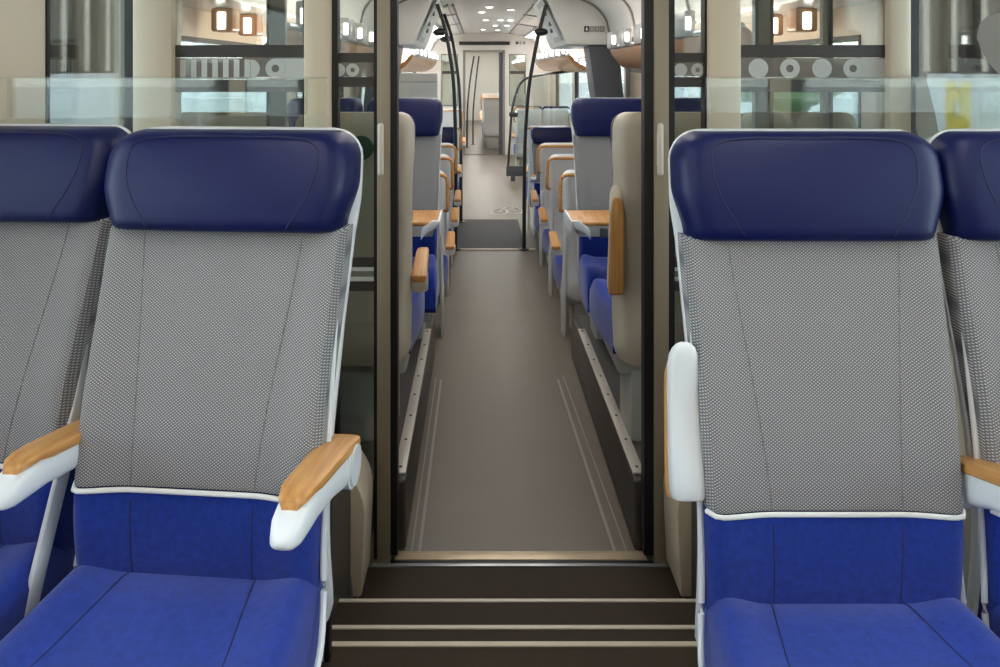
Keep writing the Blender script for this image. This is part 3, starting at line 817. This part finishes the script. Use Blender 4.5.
# overhead portal cabinets at y = 7.4
def header(s, label):
    t = thing('overhead_cabinet', label, 'cabinet', (.16, 7.5, 0))
    X = (lambda a: a - .16)
    xi = .66 + .0 if s > 0 else -.42
    xw = 1.56 if s > 0 else -1.24
    zb, zt = 2.06, TOP - .005
    b = B(); prism(b, [(X(xi), zt), (X(xi + s * .22), zb), (X(xw), zb), (X(xw), zt)], 'y', -.05, 1.6, .012); obj('body', b, M_white, t)
    a = Vector((X(xi) - s * .004, 0, zt - .06)); c = Vector((X(xi + s * .20) - s * .004, 0, zb + .05))
    nrm = Vector((-s * (zt - zb), 0, -.22)).normalized() * .012
    for (f0, f1, y0, y1, m, nm) in ((0, 1, .05, .75, M_ltgrey, 'hatch_frame'), (.12, .88, .12, .68, M_white, 'hatch_panel')):
        b = B(); p = a.lerp(c, f0); q = a.lerp(c, f1); k = nrm * (1 if nm == 'hatch_frame' else 1.3)
        vs = [Vector((p.x, y0, p.z)), Vector((p.x, y1, p.z)), Vector((q.x, y1, q.z)), Vector((q.x, y0, q.z))]
        A = [b.verts.new(v) for v in vs]; Bv = [b.verts.new(v + k) for v in vs]
        b.faces.new(A); b.faces.new(Bv); [b.faces.new([A[i], A[(i + 1) % 4], Bv[(i + 1) % 4], Bv[i]]) for i in range(4)]
        hp = obj(nm, b, m, t, False)
    for f, yy in ((.3, .25), (.7, .45), (.55, .3)):
        b = B(); p = a.lerp(c, f) + nrm * 1.6; bx(b, p.x - .012, p.x + .012, yy - .05, yy + .05, p.z - .022, p.z + .022, .004); obj('latch', b, M_midgrey, hp)
    b = B(); prism(b, [(X(1.10 if s > 0 else -.78), zb - .005), (X(1.40 if s > 0 else -1.08), zb - .005), (X(1.52 if s > 0 else -1.2), .9), (X(1.25 if s > 0 else -.93), .9)], 'y', -.03, .35, .01)
    obj('slanted_panel', b, M_darkgrey, t)
    if s > 0:
        for k in range(4):
            x = px(586.5 + 5.2 * k, 7.45) - .16; z = pz(29, 7.45)
            b = B(); bx(b, x - .024, x + .024, -.058, -.049, z - .028, z + .028, .003); o = obj('pictogram', b, M_dispmat if k == 0 else M_icon, t)
            b = B(); bx(b, x - .010, x + .010, -.061, -.057, z - .016, z + .004); disc(b, (x, z + .012), .007, -.061, -.057, 12); obj('symbol', b, M_white if k == 0 else M_ltgrey, o, False)
header(1, 'white overhead cabinet with pictograms right of the aisle')
header(-1, 'white overhead cabinet left of the aisle above the poles')

# arched seal lines round the section
def coveprof(sg):
    xw = 1.58 if sg > 0 else -1.26
    return [(xw - sg * .95, TOP - .003), (xw - sg * .62, TOP - .05), (xw - sg * .42, TOP - .14), (xw - sg * .31, TOP - .27), (xw - sg * .27, 2.14), (xw - sg * .24, 2.10), (xw - sg * .02, 2.08)]
n_ = 6
for y0, y1 in ((D + .06, 7.42), (9.12, 15.98), (16.1, 26.9)):
    for sg in (-1, 1):
        xw = 1.578 if sg > 0 else -1.258
        b = B(); prism(b, coveprof(sg) + [(xw, 2.08), (xw, TOP - .003)], 'y', y0, y1); struct('trim_%d' % n_, b, M_ceil, cat='trim', smooth=True); n_ += 1
for d in (4.6, 6.2, 7.38, 10.4, 12.5):
    for sg in (-1, 1):
        b = B(); tube(b, rc([(p[0] - sg * .006, d, p[1] - .005) for p in coveprof(sg)[:6]], .1, 4), .011, 6); struct('trim_%d' % n_, b, M_midgrey, cat='trim'); n_ += 1
# ceiling tracks (dark slots) and downlights, lamp strips
for i, x in enumerate((-.37, -.30, .66, .73)):
    b = B(); bx(b, x - .012, x + .012, 8.9, 15.9, TOP - .012, TOP + .01); struct('trim_%d' % (40 + i), b, M_darkgrey, cat='trim')
for i, (x, y) in enumerate([(.05, 10.0), (.12, 11.6), (.35, 11.6), (.5, 11.6), (.3, 13.0), (.5, 13.0), (.1, 14.3), (.38, 14.5), (.14, 9.2), (.42, 9.6)]):
    t = thing('downlight', 'small round downlight in the ceiling above the far aisle', 'light', (x, y, TOP), 0, 'downlights above the far aisle')
    b = B(); disc(b, (0, 0), .055, -.012, 0, 20, 'z'); obj('bezel', b, M_alu, t)
    b = B(); disc(b, (0, 0), .042, -.015, -.011, 20, 'z'); obj('diffuser', b, M_led, t)
def lampstrip(x, y0, y1, label, m=None, z=None):
    t = thing('ceiling_light', label, 'light', (x, (y0 + y1) / 2, z or TOP), 0, 'long ceiling lights')
    h = (y1 - y0) / 2
    b = B(); bx(b, -.09, .09, -h, h, -.02, .02 if z else 0); obj('frame', b, M_alu, t)
    b = B(); bx(b, -.075, .075, -h + .02, h - .02, -.026, -.018); obj('diffuser', b, m or (M_lamp2 if y0 > 1.5 else M_lamp), t)
lampstrip(-.55, -2.3, 1.2, 'long ceiling light above the left front seats')
lampstrip(.87, -2.3, 1.2, 'long ceiling light above the right front seats')
lampstrip(-.2, 3.1, 7.0, 'long ceiling light above the left raised seats', M_lamp)
lampstrip(.52, 3.1, 7.0, 'long ceiling light above the right raised seats', M_lamp)
lampstrip(-.74, 9.6, 15.4, 'added fill strip on the cove above the far left windows', None, TOP - .085)  # this strip and the next are added to brighten the far saloon
lampstrip(1.06, 9.6, 15.4, 'added fill strip on the cove above the far right windows', None, TOP - .085)
lampstrip(.16, 17, 26, 'ceiling light in the next carriage beyond the far doorway')
lampstrip(.16, 1.75, 2.6, 'added unseen fill light above the steps', M_lamp)  # added lamp, throws light on the seat backs and door posts
# far bulkhead at y = 16 with display and doorway
E = 16.0
b = B()
xa, xb = px(463, E), px(505, E)
bx(b, WXL, WXR, E, E + .08, pz(50, E), TOP)
for x0, x1 in ((WXL, xa), (xb, WXR)):
    w0, w1 = (px(441, E), px(458, E)) if x0 < 0 else (px(509, E), px(526, E))
    bx(b, x0, w0, E, E + .08, 0, pz(50, E)); bx(b, w1, x1, E, E + .08, 0, pz(50, E)); bx(b, w0, w1, E, E + .08, 0, pz(106, E)); bx(b, w0, w1, E, E + .08, pz(54, E), pz(50, E))
struct('wall_bulkhead', b, M_white, cat='wall')
for n_, (w0, w1) in enumerate(((px(441, E), px(458, E)), (px(509, E), px(526, E)))):
    WIN[0] += 1
    b = B(); bx(b, w0, w1, E - .012, E + .01, pz(55, E), pz(54, E)); bx(b, w0, w1, E - .012, E + .01, pz(106, E), pz(105, E)); bx(b, w0, w0 + .02, E - .012, E + .01, pz(106, E), pz(54, E)); bx(b, w1 - .02, w1, E - .012, E + .01, pz(106, E), pz(54, E))
    w = struct('window_%d' % WIN[0], b, M_midgrey, cat='window')
    b = B(); bx(b, w0, w1, E + .03, E + .036, pz(106, E), pz(54, E)); obj('pane', b, M_dglass, w)
    b = B(); bx(b, w0 + .02, w1 - .02, E + .024, E + .029, pz(74, E), pz(71, E)); obj('dark_strip', b, M_darkbar, w)
d2 = struct('door_2', cat='door'); d2.location = ((xa + xb) / 2, E, 0)
hwid = (xb - xa) / 2
b = B(); bx(b, -hwid, -hwid + .05, -.03, .1, 0, pz(50, E)); bx(b, hwid - .05, hwid, -.03, .1, 0, pz(50, E)); bx(b, -hwid, hwid, -.03, .1, pz(50, E) - .05, pz(50, E)); obj('frame_post', b, M_midgrey, d2)
b = B(); bx(b, hwid - .13, hwid - .05, .02, .06, 0.01, pz(51, E)); obj('door_leaf', b, M_darkgrey, d2)
b = B(); bx(b, -hwid, hwid, -.06, .06, .001, .012); obj('threshold', b, M_kerb, d2)
t = thing('display_board', 'long dark passenger display over the far doorway', 'display', (px(484.5, E), E - .03, pz(43.3, E)))
b = B(); bx(b, -.54, .54, -.03, .03, -.038, .038, .008); obj('housing', b, M_black, t)
b = B(); bx(b, -.51, .51, -.034, -.029, -.028, .028); obj('screen', b, M_dispmat, t)
t = thing('door_sign', 'small row of grey and black pictograms right of the far display', 'sign', (px(520, E), E - .012, pz(43, E)))
for k in range(3):
    b = B(); bx(b, -.09 + .075 * k, -.035 + .075 * k, -.006, .006, -.03, .03, .003); obj('pictogram', b, M_dispmat if k == 0 else M_icon, t)
# white cabinet far left
t = thing('wall_cabinet', 'tall white cabinet with panelled front at the far left wall', 'cabinet', (px(421, 9.6), 9.7, 0))
b = B(); bx(b, -.30, .22, -.25, .35, 0, pz(73, 9.7), .012); obj('body', b, M_white, t)
b = B(); bx(b, -.14, .19, -.262, -.249, .8, pz(84, 9.7), .004); obj('door', b, M_ceil, t)
b = B(); bx(b, -.29, .21, -.258, -.249, pz(82, 9.7), pz(81, 9.7)); obj('groove', b, M_ltgrey, t)
# pale exterior door panel right, below the overhead cabinet
for s, xw in ((1, WXR), (-1, WXL)):
    o = struct('door_%d' % (3 if s > 0 else 4), cat='door'); o.location = (xw - s * .02, 8.45, 0)
    b = B(); bx(b, -.02, .02, -.62, -.52, .02, 2.1, .006); bx(b, -.02, .02, .52, .62, .02, 2.1, .006); bx(b, -.02, .02, -.62, .62, 2.0, 2.1, .006); obj('frame_post', b, M_white, o)
    b = B(); bx(b, -s * .05 - .012, -s * .05 + .012, -.5, -.47, .9, 1.5, .008); obj('handle', b, M_wood, o)
# round decals on the left/right near side windows
def decal(name, label, x, pts):
    b = B(); sgn = 1 if x > 0 else -1
    prism(b, pts, 'x', x - sgn * .001, x, 0); tag(obj(name, b, M_frostd, None, False), label, 'window sticker')
def wpt(u, v):  # pixel -> point on right wall window plane
    d = (WXR + .02) * F / (u - 478); return (d, EYE - (v - 70) * d / F)
decal('frosted_bubble', 'large frosted round sticker on the right side window by the picture edge', WXR + .024,
      [wpt(u, v) for u, v in [(978, 25), (985, 17), (995, 13), (1006, 14), (1012, 30), (1010, 60), (1000, 76), (990, 66), (981, 52), (976, 38)]])
decal('frosted_spout', 'pointed frosted sticker low on the right side window beside the seat', WXR + .024,
      [wpt(u, v) for u, v in [(915, 82), (923, 71), (926, 74), (926, 82), (934, 112), (938, 134), (920, 140), (914, 128)]])

# ------------------------------------------------------------------ outside
b = B(); bx(b, -120, 120, -120, 160, -1.1, -1.0); struct('ground', b, M_ground)
def depot(sd, x, s, y1=7.8):
    n = int((y1 - 3.05) / .36)
    b = B(); xi, xo = (x, x + s * .2); xlo, xhi = min(xi, xo), max(xi, xo)
    bx(b, xlo, xhi, 3.0, y1, 1.78, 4.2); struct('wall_depot_upper_' + sd, b, M_rib, cat='wall')
    b = B()
    for k in range(n):
        y = 3.05 + k * .36; bx(b, x - .05, x + .05, y, y + .10, 1.80, 4.2)
    struct('trim_depot_' + sd, b, M_rib, cat='trim')
    b = B()
    for k in range(n):
        y = 3.05 + k * .36; bx(b, x - s * .07 - .012, x - s * .07 + .012, y + .10, y + .125, 1.80, 4.2)
    struct('trim_highlight_' + sd, b, M_ribw, cat='trim')  # pale strips imitate bright highlights along the slats
    b = B(); bx(b, xlo, xhi, 3.0, y1, -1, 1.78); struct('wall_depot_lower_' + sd, b, M_pale, cat='wall')  # pale tone imitates the bright band reflected in the glass
depot('left', -3.4, -1); depot('right', 3.9, 1)
t = thing('yellow_trolley', 'yellow ladder frame outside the right side window', 'ladder', (3.7, 5.8, -1))
b = B(); bx(b, -.02, .02, -.12, -.05, 0, 2.72); obj('upright', b, M_yellow, t)
b = B(); bx(b, -.02, .02, .05, .12, 0, 2.72); obj('upright', b, M_yellow, t)
for k in range(12):
    b = B(); bx(b, -.015, .015, -.05, .05, .15 + .22 * k, .24 + .22 * k); obj('rung', b, M_yellow, t)
# a line of trees beyond the far windows
for i, (x, y, r) in enumerate([(14, 34, 3.2), (17, 44, 4.0), ]):
    t = thing('tree', 'round green tree outside the far %s windows' % ['right', 'most distant right'][i], 'tree', (x, y, -1))
    b = B(); bmesh.ops.create_icosphere(b, subdivisions=4, radius=r)
    for v in b.verts: v.co = v.co * (1 + .22 * math.sin(v.co.x * 3.1) * math.sin(v.co.y * 2.7 + 1) * math.sin(v.co.z * 3.3)) + Vector((0, 0, r + 1))
    obj('crown', b, M_foliage, t); b = B(); tube(b, [(0, 0, 0), (0, 0, r * .6 + 1)], .2, 8); obj('trunk', b, M_kerb, t)

# ------------------------------------------------------------------ world, sun, camera
w = bpy.data.worlds.new('World'); SC.world = w; w.use_nodes = True
N = w.node_tree.nodes; L = w.node_tree.links
bg = N['Background']; bg.inputs['Strength'].default_value = 5.5
tc = N.new('ShaderNodeTexCoord'); sp = N.new('ShaderNodeSeparateXYZ'); L.new(tc.outputs['Generated'], sp.inputs[0])
cr = N.new('ShaderNodeValToRGB'); L.new(sp.outputs['Z'], cr.inputs[0])
cr.color_ramp.elements[0].position = 0.0; cr.color_ramp.elements[0].color = (.86, .93, .95, 1)
cr.color_ramp.elements[1].position = 0.6; cr.color_ramp.elements[1].color = (.72, .85, 1, 1)
L.new(cr.outputs[0], bg.inputs['Color'])

cam = bpy.data.cameras.new('Camera'); co = bpy.data.objects.new('Camera', cam); C.objects.link(co)
co.location = (0, 0, EYE); co.rotation_euler = (PI / 2, 0, 0)
cam.sensor_width = 36; cam.lens = 36 * F / 1000; cam.shift_x = .022; cam.shift_y = -.2635
cam.clip_start = .05; cam.clip_end = 300
SC.camera = co
SC.view_settings.view_transform = 'Standard'; SC.view_settings.look = 'None'
SC.view_settings.exposure = 0.38; SC.view_settings.gamma = 1; SC.view_settings.use_curve_mapping = False
SC.cycles.use_denoising = True
SC.cycles.max_bounces = 8; SC.cycles.transparent_max_bounces = 24
SC.cycles.sample_clamp_indirect = 6
SC.cycles.caustics_reflective = False; SC.cycles.caustics_refractive = False
